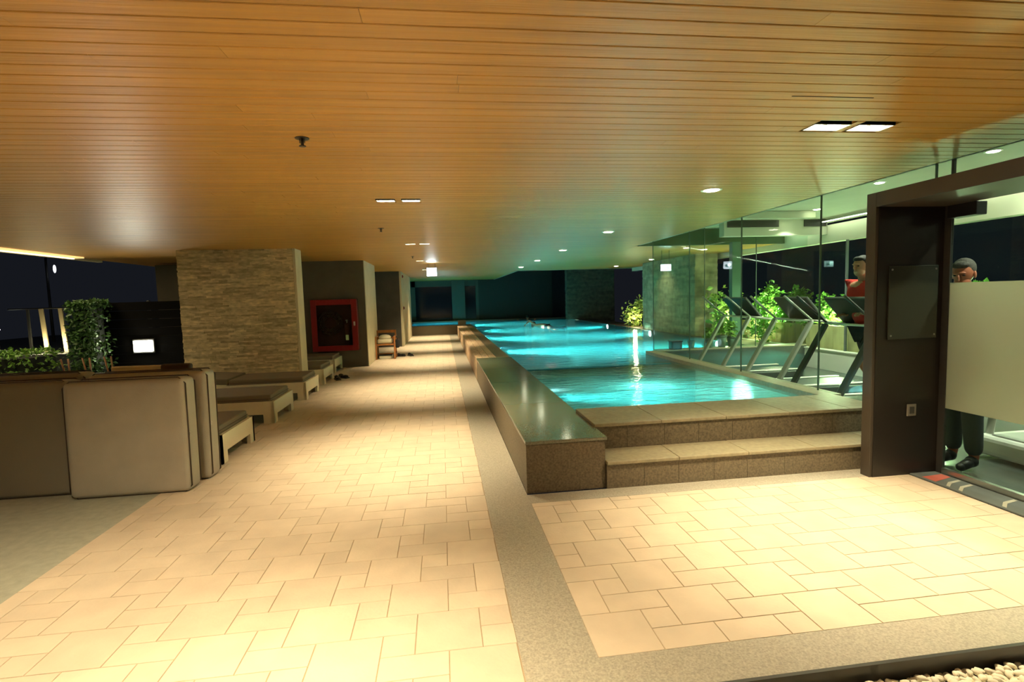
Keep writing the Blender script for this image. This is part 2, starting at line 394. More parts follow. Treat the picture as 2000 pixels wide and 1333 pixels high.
# square twin spotlights sunk in the timber ceiling
def twin(label, cx, cyy, s, power, group, spot=84):
    q = s*.52
    t = thing('recessed_spotlight', label, 'ceiling light', (cx,cyy,ZC), group=group)
    mb = MB()
    for (a,b,c,d) in ((-s,-q,s,-q+.008),(-s,q-.008,s,q),(-s,-q,-s+.008,q),(s-.008,-q,s,q)): mb.box((a,b,-.004),(c,d,.03))
    mb.build('frame', silver_m, t)
    mb = MB(); mb.box((-s,-q,.10),(s,q,.108))
    for (a,b,c,d) in ((-s,-q,s,-q+.004),(-s,q-.004,s,q),(-s,-q,-s+.004,q),(s-.004,-q,s,q)): mb.box((a,b,0),(c,d,.10))
    mb.build('housing', silver_m, t)
    for dx in (-.5,.5):
        mb = MB(); mb.cyl((dx*s,0,.02),(dx*s,0,.09),s*.36,s*.2,seg=16); mb.build('reflector', whitep_m, t)
        mb = MB(); mb.ell((dx*s,0,.016),(s*.30,s*.42,.012),seg=14); mb.build('bulb', warmglow_m, t)
    lamp('SPOT', 'light', (cx,cyy,ZC-.02), power, WARM, .04, spot=spot, blend=.9, parent=t)
    return t
twin('oblong recessed spotlight with two bright bulbs, the one farther from the glass gym front', 2.4225, 3.1025, .1225, 150, 'oblong spotlights by the gym entrance')
twin('oblong recessed spotlight beside its twin, the one closer to the gym entrance', 2.7225, 3.1025, .1225, 150, 'oblong spotlights by the gym entrance')
nm = ['first', 'second', 'third', 'fourth', 'fifth and last']
for k, y in enumerate(pair_y):
    for s, x in enumerate((-.515,-.265)):
        lab = ('oblong recessed spotlight over the walkway, %s pair from the camera, %s side' % (nm[k], ('wall','pool')[s])) if k < 5 else 'oblong recessed spotlight over the paving just outside the view, %s side' % ('wall','pool')[s]
        twin(lab, x, y+.005, .095, 120, 'oblong spotlights over the walkway')
# a further lamp of the same kind above the deck by the camera
twin('oblong recessed spotlight above the bright paving near the stored mattresses', -2.6+.8, 2.2, .095, 190, 'oblong spotlights over the walkway', 128)

# sprinkler heads
def sprinkler(loc, label):
    t = thing('sprinkler_head', label, 'sprinkler', loc, group='ceiling sprinklers')
    mb = MB(); mb.cyl((0,0,-.004),(0,0,0),.042,seg=20); mb.build('escutcheon', dgrey_m, t)
    mb = MB(); mb.cyl((0,0,-.045),(0,0,-.004),.009,seg=10); mb.cyl((-.014,0,-.03),(-.014,0,-.006),.003,seg=6); mb.cyl((.014,0,-.03),(.014,0,-.006),.003,seg=6)
    mb.cyl((0,0,-.05),(0,0,-.046),.02,seg=14); mb.build('deflector', dgrey_m, t)
sprinkler((-.80,3.43,ZC), 'dark pendent sprinkler head in the timber ceiling, the larger one')
sprinkler((-.79,7.55,ZC), 'small dark sprinkler head in the timber ceiling beyond the first twin spotlights')
sprinkler((-.62,12.4,ZC), 'tiny sprinkler head between the distant twin spotlights')

# exit signs (writing too blurred to read in the photo, so an arrow-and-figure glow panel)
def exit_sign(loc, wd, ht, label, drop):
    t = thing('exit_sign', label, 'exit sign', loc)
    mb = MB(); mb.box((-wd/2,-.02,-ht/2),(wd/2,.02,ht/2),.006); mb.build('case', dgrey_m, t)
    mb = MB(); mb.box((-wd/2+.012,-.026,-ht/2+.012),(wd/2-.012,-.02,ht/2-.012),.003); mb.build('lit_panel', exit_m, t)
    mb = MB(); mb.box((-wd/2+.03,-.0275,-ht*.22),(wd/2-.06,-.026,ht*.10)); mb.build('pictogram', exitg_m, t)
    for sx in (-1,1):
        mb = MB(); mb.cyl((sx*wd/3,0,ht/2),(sx*wd/3,0,ht/2+drop),.006,seg=8); mb.build('hanger', dgrey_m, t)
    lamp('POINT', 'light', (loc[0],loc[1]-.12,loc[2]), 1.2, (.8,.92,1), .05, parent=t)
exit_sign((-.24,14.9,2.36), .29, .25, 'bright white hanging exit sign over the far end of the walkway', .11)
exit_sign((5.30,12.05,2.19), .28, .17, 'bluish white hanging exit sign seen through the gym glass', .32)

# ------------------------------------------------------------------ left side walls
def ledger(x0, x1, y0, y1, z0, z1, m, rows=(.028,.05), lens=(.12,.42), dep=.014):
    """stacked ledger stone round a rectangular core"""
    mb = MB(); mb.box((x0+.012,y0+.012,z0),(x1-.012,y1-.012,z1))
    z = z0
    while z < z1-.005:
        h = min(random.uniform(*rows), z1-z)
        for side in range(4):
            L = (x1-x0) if side in (0,2) else (y1-y0); p = 0
            while p < L-.01:
                l = min(random.uniform(*lens), L-p); d = random.uniform(0, dep)
                a, b = p+.001, p+l-.001
                if side == 0: mb.box((x0+a,y0-d,z+.001),(x0+b,y0+.014,z+h-.001))
                elif side == 2 and False: pass
                elif side == 1: mb.box((x1-.014,y0+a,z+.001),(x1+d,y0+b,z+h-.001))
                elif side == 3: mb.box((x0-d,y0+a,z+.001),(x0+.014,y0+b,z+h-.001))
                p += l
        z += h
    return mb
struct('column', ledger(-4.62,-2.66,10.13,10.52,0,ZC,stone_m), stone_m)
mb = MB(); mb.box((-2.655,10.13,0),(-2.61,10.55,ZC),.002); struct('trim_15', mb, render_l_m)
mb = MB(); mb.box((-4.4,13.33,0),(-1.86,15.4,ZC)); struct('wall_left', mb, render_m)
mb = MB(); mb.box((-1.862,13.325,0),(-1.845,15.4,ZC)); struct('trim_16', mb, render_l_m)
mb = MB(); mb.box((-4.0,18.6,0),(-1.42,18.8,ZC)); struct('wall_left_recess', mb, dwall_m)
mb = MB(); mb.box((-1.42,18.6,0),(-1.36,23.9,ZC)); struct('wall_left_return', mb, render_l_m)
mb = MB(); mb.box((-4.1,15.4,0),(-4.0,18.8,ZC)); struct('wall_left_back', mb, dwall_m)
mb = MB(); mb.box((-6.4,13.0,0),(-4.4,13.3,2.56)); struct('wall_left_outer', mb, render_m)
# small fittings on the lit wall edge
for z, lab in ((2.44,'small red alarm sounder high on the pale wall edge at the recess'), (1.33,'small dark call point at chest height on the pale wall edge')):
    t = thing('alarm_unit', lab, 'alarm', (-1.355,19.1,z))
    mb = MB(); mb.box((0,-.05,-.05),(.035,.05,.05),.008); mb.build('case', red_m, t); mb = MB(); mb.ell((.035,0,0),(.015,.028,.028)); mb.build('cover', dgrey_m, t)

# fire hose cabinet with glass door
t = thing('fire_hose_cabinet', 'red fire hose cabinet with a dark glass door on the grey wall', 'fire cabinet', (-2.57,13.326,.43))
W, H = 1.07, 1.24; mb = MB()
for a,b in (((-W/2,-.2,0),(-W/2+.02,0,H)),((W/2-.02,-.2,0),(W/2,0,H)),((-W/2,-.2,0),(W/2,0,.02)),((-W/2,-.2,H-.02),(W/2,0,H)),((-W/2,-.02,0),(W/2,0,H))): mb.box(a,b)
mb.build('body', [darkred_m], t)
fr = MB(); e=.13
for a,b in (((-W/2,-.225,0),(-W/2+e,-.2,H)),((W/2-e,-.225,0),(W/2,-.2,H)),((-W/2+e,-.225,0),(W/2-e,-.2,e)),((-W/2+e,-.225,H-e),(W/2-e,-.2,H))): fr.box(a,b,.004)
d = fr.build('door', red_m, t)
mb = MB(); mb.box((-W/2+e,-.215,e),(W/2-e,-.21,H-e)); mb.build('pane', glass_m, d)
mb = MB(); mb.box((W/2-.09,-.245,.60),(W/2-.05,-.225,.70),.005); mb.build('handle', metal_m, d)
mb = MB()
for r in (.16,.20,.24,.28): 
    for k in range(20):
        a0, a1 = k*math.tau/20, (k+1)*math.tau/20
        mb.cyl((-.12+r*math.cos(a0),-.10,.68+r*math.sin(a0)),(-.12+r*math.cos(a1),-.10,.68+r*math.sin(a1)),.021,seg=6)
mb.build('hose_reel', mat('hose_red',(.07,.015,.01),.6), t)
mb = MB(); mb.cyl((.27,-.10,.15),(.27,-.10,.62),.06,seg=18); mb.ell((.27,-.10,.62),(.06,.06,.05)); ex = mb.build('extinguisher', darkred_m, t)
mb = MB(); mb.cyl((.27,-.10,.66),(.27,-.10,.74),.018,seg=10); mb.box((.25,-.18,.72),(.29,-.08,.745)); mb.build('valve', metal_m, ex)
mb = MB(); mb.box((.235,-.168,.25),(.305,-.158,.38),.01); mb.build('tag', mat('tag_cream',(.8,.72,.5),.7), ex)

# ------------------------------------------------------------------ sun loungers
def make_lounger(back=False):
    t = thing('sun_lounger', 'x', 'sun lounger', (0,0,0), group='sun loungers in a row along the walkway')
    L, Wd, h = 2.0, .93, .30
    mb = MB()   # skirt frame: long sides with notched feet (x from 0 to -L, y 0..Wd)
    def side(y0, y1):
        mb.prism([(0,0),(0,h),(-L,h),(-L,0),(-L+.14,0),(-L+.14,.13),(-.14,.13),(-.14,0)], 1, y0, y1)
    side(0,.04); side(Wd-.04,Wd)
    for x0, x1 in ((-.04,0),(-L,-L+.04)):
        mb.prism([(0,0),(.14,0),(.14,.12),(Wd-.14,.12),(Wd-.14,0),(Wd,0),(Wd,h),(0,h)], 0, x0, x1)
    mb.box((-L+.04,.04,h-.05),(-.04,Wd-.04,h-.02))
    mb.build('frame', white_m, t)
    mb = MB(); mb.box((-1.22,.05,h-.02),(-.05,Wd-.05,h+.085),.022,seg=3); mt = mb.build('mattress', lounge_m, t)
    mb = MB(); mb.box((-1.225,.045,h+.028),(-.045,Wd-.045,h+.034),.002); mb.build('piping', piping_m, mt)
    ang = R_(48) if back else R_(4)
    rot = Matrix.Translation((-1.23,0,h-.01)) @ Matrix.Rotation(ang,4,'Y')
    mb = MB(); mb.box((-.74,.05,.02),(-.005,Wd-.05,.115),.022,rot=rot,seg=3); bk = mb.build('back_cushion', lounge_m, t)
    mb = MB(); mb.box((-.75,.04,-.015),(-.01,Wd-.04,.018),.004,rot=rot); mb.build('backrest', white_m, t)
    return t
LX = -2.27
l0 = make_lounger(); l0.location = (LX+.02,5.54,0); l0['label'] = 'white sun lounger right behind the stored mattresses, first of the row'
l1 = make_lounger(); l1.location = (LX-.02,7.35,0); l1['label'] = 'white sun lounger with taupe mattress, second from the stored mattresses'
dup(l1, (LX-.01,9.0,0), 0, 'white sun lounger just before the stone column, third from the stored mattresses')
dup(l1, (LX-.07,10.62,0), 0, 'white sun lounger just behind the stone column, black shoes at its foot')
dup(l1, (LX-.20,12.36,0), 0, 'sun lounger under the red fire hose cabinet')

# stored thick mattresses standing on edge
def pad(name, label, x0, x1, y0, y1, h, lean, m=None, zip_=True, rz=0):
    cx = (x0+x1)/2; t = thing(name, label, 'mattress', (cx,y0,0), rz, 'thick mattresses stored on edge')
    w2, th = (x1-x0)/2, y1-y0
    rot = Matrix.Rotation(-lean,4,'X')
    mb = MB(); mb.box((-w2,0,.005),(w2,th,h),.055,rot=rot,seg=5); b = mb.build('cushion', m or taupe_m, t, smooth=True)
    ms = b.modifiers.new('s','SUBSURF'); ms.levels = ms.render_levels = 1
    for yy in (.035, th-.035):
        mb = MB(); e = .002; k = .055
        pts = [(-w2+k,0),(w2-k,0),(w2,k),(w2,h-k),(w2-k,h),(-w2+k,h),(-w2,h-k),(-w2,k),(-w2+k,0)]
        P = [rot @ Vector((x, yy, z+.004)) for x,z in pts]
        mb.tube(P, .0055, 6); mb.build('piping', piping_m, b)
    if zip_:
        mb = MB(); p = rot @ Vector((w2+.004, .05, h*.52)); mb.ell(p, (.006,.009,.012)); mb.box((p.x-.002,p.y-.006,p.z-.03),(p.x+.002,p.y+.006,p.z)); mb.build('zip_pull', metal_m, t)
    return t
pad('stored_mattress', 'thick taupe mattress standing on edge in front of its neighbours, facing the camera', -3.17,-2.21,4.76,5.0,1.0,R_(1.5))
pad('stored_mattress', 'taupe mattress on edge just behind the front one, showing its narrow side', -3.18,-2.17,5.09,5.32,1.02,R_(2), rz=R_(-1))
pad('stored_mattress', 'darker taupe mattress on edge cut off by the picture edge', -4.25,-3.21,4.90,5.14,1.0,R_(2), taupe_d_m)
pad('stored_mattress', 'taupe mattress on edge behind the darker one, only its top showing', -4.30,-3.28,5.22,5.46,1.03,R_(2), taupe_d_m)

t = thing('lounger_panel', 'cream white lounger panel standing on edge behind the stored mattresses', 'panel', (-2.80,5.40,0), R_(-4))
mb = MB(); mb.box((-.34,0,0),(.34,.04,1.055),.018,seg=4); mb.build('panel', white_m, t)
mb = MB(); mb.box((.12,-.012,.94),(.40,.05,1.062),.022,seg=3); mb.build('dark_pad', piping_m, t)
# shoes
def shoe_mb(s=1, sole=True):
    mb = MB(); mb.box((-.045*s,-.13*s,0),(.045*s,.13*s,.025),.012,seg=3); mb.ell((0,-.06*s,.04),(.044*s,.075*s,.032)); mb.ell((0,.07*s,.05),(.042*s,.062*s,.042)); return mb
k = 0
for (x,y,rz,lab) in ((-2.20,11.20,.4,'black shoe lying at the lounger foot behind the stone column, the nearer of a pair'),(-2.12,11.42,.9,'black shoe beside its pair at the lounger foot, the farther one'),
                     (-1.22,15.35,1.2,'dark sandal on the bright floor close to the wooden chair'),(-.95,15.33,.5,'lone dark sandal on the walkway farthest from the wooden chair')):
    t = thing('shoe' if k < 2 else 'sandal', lab, 'shoe', (x,y,.004), rz)
    shoe_mb(1.05).build('upper', black_m, t); mb = MB(); mb.box((-.05,-.14,0),(.05,.14,.014),.006); mb.build('sole', dgrey_m, t); k += 1

# wooden chair with bags and towels
t = thing('wooden_chair', 'orange wooden armchair loaded with towels beside the wall corner', 'chair', (-1.58,14.95,0.004), 0)
for x in (-.25,.25):
    for y in (-.22,.22):
        mb = MB(); mb.box((x-.02,y-.02,0),(x+.02,y+.02,.60 if y < 0 else .78),.005); mb.build('leg', orange_wood_m, t)
mb = MB(); mb.box((-.25,-.22,.38),(.25,.22,.42),.008); mb.build('seat', orange_wood_m, t)
for x in (-.25,.25):
    mb = MB(); mb.box((x-.03,-.25,.60),(x+.03,.24,.625),.006); mb.build('armrest', orange_wood_m, t)
mb = MB(); mb.box((-.25,.21,.70),(.25,.235,.78),.005); mb.box((-.25,.21,.52),(.25,.235,.58),.005); mb.build('backrest', orange_wood_m, t)
mb = MB(); mb.box((-.25,-.015,.12),(.25,.015,.15)); mb.box((-.265,-.2,.12),(-.24,.2,.15)); mb.box((.24,-.2,.12),(.265,.2,.15)); mb.build('stretcher', orange_wood_m, t)
mb = MB(); mb.box((-.2,-.2,.0),(.2,.12,.13),.045,seg=3); mb.ell((0,-.05,.17),(.17,.13,.08)); o = mb.build('towel', towel_m, loc=(-1.60,14.97,.425), smooth=True)
tag(o, 'cream towel heaped on the seat of the orange wooden chair', 'towel')
t = thing('shoulder_bag', 'dark bag hanging from the side of the orange wooden chair', 'bag', (-1.26,14.90,.30))
mb = MB(); mb.box((-.05,-.12,.0),(.05,.12,.24),.03,seg=3); mb.build('body', short_m, t); mb = MB(); mb.tube([(0,-.09,.22),(-.03,-.06,.33),(-.04,.06,.33),(0,.09,.22)],.008); mb.build('strap', short_m, t)
t = thing('storage_bin', 'pale box of folded towels standing under the wooden chair', 'box', (-1.60,14.95,.004))
mb = MB(); mb.box((-.17,-.15,0),(.17,.18,.10),.02); mb.build('body', whitep_m, t); mb = MB(); mb.box((-.18,-.16,.085),(.18,.19,.10),.006); mb.build('rim', dgrey_m, t)

# ------------------------------------------------------------------ gym box: glass wall, portal, ceiling, floor
mb = MB(); mb.box((4.22,-.6,-.2),(7.9,9.92,.0)); mb.box((4.13,-.6,-.2),(4.22,4.4,.0)); struct('floor', mb, gymfloor_m)
mb = MB(); mb.box((4.13,-.6,2.92),(7.9,10.9,3.0)); struct('ceiling', mb, gymceil_m)
mb = MB(); mb.box((4.13,10.70,2.585),(7.6,10.78,2.95)); struct('trim_17', mb, mat('green_fascia',(.09,.12,.06),.7))
mb = MB(); mb.box((4.10,-.6,2.60),(4.16,10.9,2.95)); struct('trim_18', mb, gymceil_m)
mb = MB(); mb.box((7.42,-.6,2.47),(7.60,20.0,2.80)); struct('trim_19', mb, mat('bulkhead_cream',(.74,.72,.56),.6))
t = thing('cove_light', 'pale strip light along the top of the far gym window bulkhead', 'strip light', (7.30,7.0,2.86))
mb = MB(); mb.box((-.03,-7,0),(.03,3.6,.02)); mb.build('housing', whitep_m, t)
mb = MB(); mb.box((-.025,-6.9,-.008),(.025,3.5,0)); mb.build('glow_face', mat('gym_cove_glow',(1,1,.9),.4,emit=(1,.98,.76),estr=5), t)
lamp('AREA', 'strip_glow', (7.25,5.5,2.82), 140, (1,.97,.78), .08, aim=(-.2,0,-1), sizey=9, parent=t)
# full height panes standing on the pool kerb
ys = [3.99,5.34,6.88,8.43,9.97]
for k in range(4):
    z0 = .462 if ys[k] > 4.4 else .462
    o = tag(thing('window_%d'%(k+1), None, None, (4.13,ys[k],0)), kind='structure')
    mb = MB(); mb.box((-.006,.006,z0),(.006,ys[k+1]-ys[k]-.006,2.598)); mb.build('pane', glass_m, o)
    mb = MB(); mb.box((-.008,-.006,z0),(.008,.006,2.598)); mb.build('mullion', gedge_m, o)
xs = [4.13,5.20,6.30,7.42]
for k in range(3):
    o = tag(thing('window_%d'%(k+5), None, None, (xs[k],9.97,0)), kind='structure')
    mb = MB(); mb.box((.006,-.006,.462),(xs[k+1]-xs[k]-.006,.006,2.91)); mb.build('pane', glass_m, o)
    mb = MB(); mb.box((-.006,-.008,.462),(.006,.008,2.91)); mb.build('mullion', gedge_m, o)
# teal-looking glass fin
mb = MB(); mb.box((5.98,10.30,.46),(6.20,10.42,2.60)); struct('column', mb, mat('pier_green',(.16,.22,.17),.5))
# entrance portal (jamb, header) in dark laminate
mb = MB(); mb.box((3.49,3.89,.004),(4.13,3.985,2.35),.003); mb.box((3.49,.6,2.235),(4.13,3.8895,2.35),.003); struct('door_1', mb, portal_m)
dr = [o for o in C.objects if o.name.startswith('door_1')][0]
mb = MB(); mb.box((3.515,3.884,.006),(4.112,3.8895,2.233)); mb.build('inner_panel', mat('inner_panel_dark',(.018,.014,.011),.35), dr)  # thin panel in a darker tone over the jamb's inner face
mb = MB(); mb.box((4.115,3.83,0),(4.14,3.89,2.235)); mb.build('jamb', dgrey_m, dr)
mb = MB(); mb.box((4.10,3.62,2.13),(4.2,3.86,2.233),.006); mb.build('closer_box', black_m, dr)
o = tag(thing('window_8', None, None, (4.13,2.4,0)), kind='structure')
mb = MB(); mb.box((-.006,-.8,.06),(.006,1.43,.57)); mb.build('pane', glass_m, o)
mb = MB(); mb.box((-.006,-.8,1.61),(.006,1.43,2.233)); mb.build('pane', glass_m, o)
mb = MB(); mb.box((-.006,-.8,.57),(.006,1.43,1.61)); mb.build('frosted_band', frost_m, o)
mb = MB(); mb.box((-.02,-.8,0),(.02,1.43,.06)); mb.build('bottom_rail', metal_m, o)
o = tag(thing('window_9', None, None, (4.13,2.4,0)), kind='structure')
mb = MB(); mb.box((-.006,-1.8,2.35),(.006,1.43,2.60)); mb.box((-.006,1.45,2.35),(.006,1.585,2.60)); mb.build('pane', glass_m, o)
mb = MB(); mb.box((-.012,1.43,2.35),(.012,1.45,2.60)); mb.build('mullion', dgrey_m, o)
t = thing('notice_panel', 'faint dark glass notice panel on the black entrance jamb', 'notice', (3.833,3.882,1.16))
mb = MB(); mb.box((-.225,-.012,0),(.225,0,.60),.003); mb.build('panel', mat('notice_glass',(.035,.038,.03),.25), t)
for x in (-.2,.2):
    for z in (.03,.57):
        mb = MB(); mb.cyl((x,-.016,z),(x,-.012,z),.008,seg=10); mb.build('stud', metal_m, t)
t = thing('socket_plate', 'small square grey socket plate low on the black entrance jamb', 'wall socket', (3.855,3.882,.51))
mb = MB(); mb.box((-.042,-.010,0),(.042,0,.10),.004); mb.build('plate', mat('plate_grey',(.20,.18,.15),.45), t); mb = MB(); mb.box((-.022,-.013,.02),(.022,-.009,.08),.003); mb.build('socket_face', dgrey_m, t)
# door mat
t = thing('door_mat', 'dark grey doormat with pale chevrons and a red patch by the gym glass', 'mat', (3.98,3.2,.004))
mb = MB(); mb.box((-.12,-1.2,0),(.12,.68,.014),.004); mb.build('pile', mat_m, t)
mb = MB()
for y in (.30,.40,-.02,-.60):
    mb.prism([(-.10,y-.06),(-.02,y),(.10,y+.03),(.10,y+.055),(-.02,y+.03),(-.10,y-.03)],2,.0142,.0155)
mb.build('stripe', mats_m, t)
mb = MB(); mb.prism([(-.10,.46),(.10,.52),(.10,.60),(-.10,.58)],2,.0142,.0155); mb.build('patch', matr_m, t)
# gym far wall, window bench planter
mb = MB(); mb.box((7.36,-.6,0),(7.46,13.0,.38),.004); mb.box((7.34,-.6,.38),(7.48,13.0,.405),.004); struct('baseboard_right', mb, gymwall_m)
mb = MB(); mb.box((7.46,-.6,0),(8.1,13.0,.36)); struct('floor', mb, concrete_m)
t = thing('wooden_planter', 'long planter of upright pale boards along the gym window', 'planter', (7.52,6.2,.36))
mb = MB(); y = -6.5
while y < 6.6:
    l = random.uniform(.22,.42); mb.box((0,y+.003,0),(.025,y+l-.003,.50),.004); y += l
mb.build('board_panel', planter_wood_m, t)
mb = MB(); mb.box((.03,-6.5,0),(.62,6.6,.42)); mb.build('soil_fill', soil_m, t)
for k in range(6):
    y0 = -.6+k*1.9
    o = tag(thing('window_%d'%(k+10), None, None, (7.42,y0,0)), kind='structure')
    mb = MB(); mb.box((-.005,.02,.41),(.005,1.88,2.47)); mb.build('pane', glass_m, o)
    mb = MB(); mb.box((-.02,-.015,.41),(.02,.015,2.47)); mb.build('mullion', mat('mullion_grey',(.14,.15,.15),.4), o)
# ceiling fittings in the gym
mb = MB(); mb.box((5.30,9.42,2.62),(7.42,9.60,2.92),.004); struct('trim_22', mb, gymceil_m)
for (x0,x1,lab) in ((5.36,6.40,'dark linear air grille high in the gym, the one nearer the glass corner'),(6.92,7.38,'dark linear air grille high in the gym, close to the window bulkhead')):
    t = thing('air_grille', lab, 'air vent', ((x0+x1)/2,9.415,2.78), group='air grilles in the gym bulkhead'); hw = (x1-x0)/2
    mb = MB(); mb.box((-hw,-.012,0),(hw,0,.125)); mb.build('backing', dwall_m, t)
    mb = MB()
    for k in range(6): mb.box((-hw,-.022,.008+k*.02),(hw,-.012,.014+k*.02))
    mb.build('slat', dgrey_m, t)
glab = ['round gym ceiling light just above the treadmills', 'round gym ceiling light close to the bulkhead with the air grilles', 'round gym ceiling light seen above the frosted glass', 'round gym ceiling light near the entrance jamb', 'unseen gym light added to brighten the man behind the frosted glass']
for k,(x,y) in enumerate(((6.3,8.25),(6.55,9.15),(5.55,4.75),(5.6,6.2),(4.85,3.3))):  # last one is an unseen light added for the man's face
    downlight('gym_downlight', glab[k], (x,y,2.92), 80, 'round lights in the gym ceiling', (1,.97,.80), .055, spot=112)
mb = MB(); mb.box((5.0,8.4,2.80),(6.4,8.55,2.92),.01); struct('trim_21', mb, gymceil_m)

# treadmills
def make_treadmill(frame=silver_m):
    t = thing('treadmill', 'x', 'treadmill', (0,0,0), group='treadmills facing the pool')
    mb = MB(); mb.box((-.15,-.40,.02),(1.55,.40,.14),.02); mb.build('deck', dgrey_m, t)
    mb = MB(); mb.box((.12,-.25,.138),(1.52,.25,.152),.006); mb.build('belt', black_m, t)
    for s in (-1,1):
        mb = MB(); mb.box((.1,s*.33-.035,.15),(1.54,s*.33+.035,.165),.005); mb.build('foot_rail', whitep_m, t)
    mb = MB(); mb.box((-.2,-.36,.02),(.14,.36,.24),.05,seg=3); mb.build('motor_hood', frame, t)
    for s in (-1,1):
        d = Vector((.56,0,.95)).normalized()
        rot = Matrix.Translation((-.12,s*.42,.10)) @ d.to_track_quat('Z','X').to_matrix().to_4x4()
        mb = MB(); mb.box((-.022,-.045,0),(.022,.045,1.18),.010,rot=rot); mb.build('upright', frame, t)
        mb = MB(); mb.tube([(.92,s*.40,1.08),(.50,s*.42,1.13),(.05,s*.42,1.50)],.017); mb.build('handrail', frame, t)
    mb = MB(); mb.box((.5,-.43,1.115),(.74,.43,1.13),.004); mb.cyl((.49,-.44,1.125),(.49,.44,1.125),.016,seg=10); mb.build('crossbar', whitep_m, t)
    rot = Matrix.Translation((.74,0,1.13)) @ Matrix.Rotation(R_(-42),4,'Y')
    mb = MB(); mb.box((-.03,-.39,0),(.02,.39,.46),.015,rot=rot); cs = mb.build('console', dgrey_m, t)
    mb = MB(); mb.box((.022,-.2,.10),(.028,.2,.36),.002,rot=rot); mb.build('screen', black_m, cs)
    return t
tm = make_treadmill(); tm.location = (4.85,9.05,0); tm['label'] = 'silver treadmill farthest along the glass, beside the glass corner'
dup(tm, (4.85,7.48,0), 0, 'silver treadmill with slanted uprights and big dark console beside the runner')
tb = make_treadmill(dgrey_m); tb.location = (4.62,6.05,0); tb['label'] = 'dark treadmill used by the runner in red'
# dark column shroud of the runner's machine
t = thing('white_treadmill', 'white exercise machine deck visible under the frosted glass band', 'treadmill', (5.05,3.80,0), 0)
mb = MB(); mb.box((-.2,-.42,.03),(1.7,.42,.22),.05,seg=3); mb.build('deck', whitep_m, t)
mb = MB(); mb.box((-.15,-.30,.215),(1.6,.30,.232),.01); mb.build('belt', mat('belt_grey',(.35,.35,.30),.6), t)
mb = MB(); mb.box((-.1,-.46,.06),(1.7,-.415,.13),.015); mb.build('side_rail', black_m, t)
for s in (-1,1):
    mb = MB(); mb.tube([(-.1,s*.36,.2),(-.02,s*.36,.7),(.1,s*.36,1.12)],.03); mb.build('upright', silver_m, t)
mb = MB(); mb.box((-.06,-.38,1.08),(.02,.38,1.30),.02); mb.build('console', dgrey_m, t)

# ------------------------------------------------------------------ plants
def leafcloud(mb, n, fn, size, droop=.4):
    for _ in range(n):
        p = Vector(fn()); l = size*random.uniform(.6,1.3); wd = l*.30
        d = Vector((random.gauss(0,1),random.gauss(0,1),random.gauss(.2,.8))).normalized()
        s = d.cross(Vector((random.gauss(0,1),random.gauss(0,1),random.gauss(0,1)))).normalized()
        nrm = d.cross(s)*wd*.35; m1, m2 = p+d*l*.5, p+d*l-Vector((0,0,droop*l*.3))
        a,b,c,e = (mb.bm.verts.new(v) for v in (p, m1+s*wd-nrm, m2, m1-s*wd-nrm)); m_ = mb.bm.verts.new(m1+nrm*.3)
        for tri in ((a,b,m_),(b,c,m_),(c,e,m_),(e,a,m_)): mb.bm.faces.new(tri)
def boxfn(x0,x1,y0,y1,z0,z1):
    return lambda: (random.uniform(x0,x1),random.uniform(y0,y1),random.uniform(z0,z1))
def bush(name, label, cat, loc, w_, d_, h_, m, n=500, size=.10, stems=5, group=None, base=.15):
    t = thing(name, label, cat, loc, group=group); mb = MB()
    cl = [(random.uniform(-w_/2,w_/2)*.8, random.uniform(-d_/2,d_/2)*.8, random.uniform(base,1)*h_*.85) for _ in range(9)]
    def fn():
        c = random.choice(cl); r = min(w_,d_,h_)*.28
        return (c[0]+random.gauss(0,r*.6), c[1]+random.gauss(0,r*.6), min(h_,max(.03,c[2]+random.gauss(0,r*.7))))
    leafcloud(mb, n, fn, size); mb.build('foliage', m, t, fix=False)
    mb = MB()
    for c in cl[:stems]: mb.tube([(c[0]*.15,c[1]*.15,0),(c[0]*.6,c[1]*.6,c[2]*.5),c],.008,6)
    mb.build('stem', stem_m, t); return t
# gym window planter shrubs
for k,(y,h_) in enumerate(((12.0,.95),(11.0,.80),(10.0,.65),(9.0,.75),(8.0,.85),(7.0,.78),(6.2,.80),(5.2,.72))):
    nb = ['tallest bright green shrub at the far end of the wooden planter','bright green shrub, second from the far end of the wooden planter','low green shrub in the planter behind the treadmill uprights','green shrub in the planter behind the big dark console',
          'lit shrub in the planter seen beside the runner','green shrub in the planter partly hidden by the runner','shrub top showing above the frosted glass near the man','leafy tips above the frosted glass at the picture edge'][k]
    bush('window_shrub', nb, 'shrub', (7.82,y,.79), .42, .9, h_, leaf_m, 1100, .11, group='shrubs in the gym window planter')
for y in (11.4,9.4,7.2,5.4):
    t = thing('garden_uplight', 'x', 'garden light', (7.62,y,.80), group='small uplights hidden in the gym window planter'); t['label'] = 'small black uplight tucked among the shrubs of the gym window planter'
    mb = MB(); mb.cyl((0,0,0),(0,0,.05),.03,.035,seg=12); mb.build('body', black_m, t)
    lamp('POINT', 'light', (7.62,y,1.0), 45, (.95,1,.62), .08, parent=t)
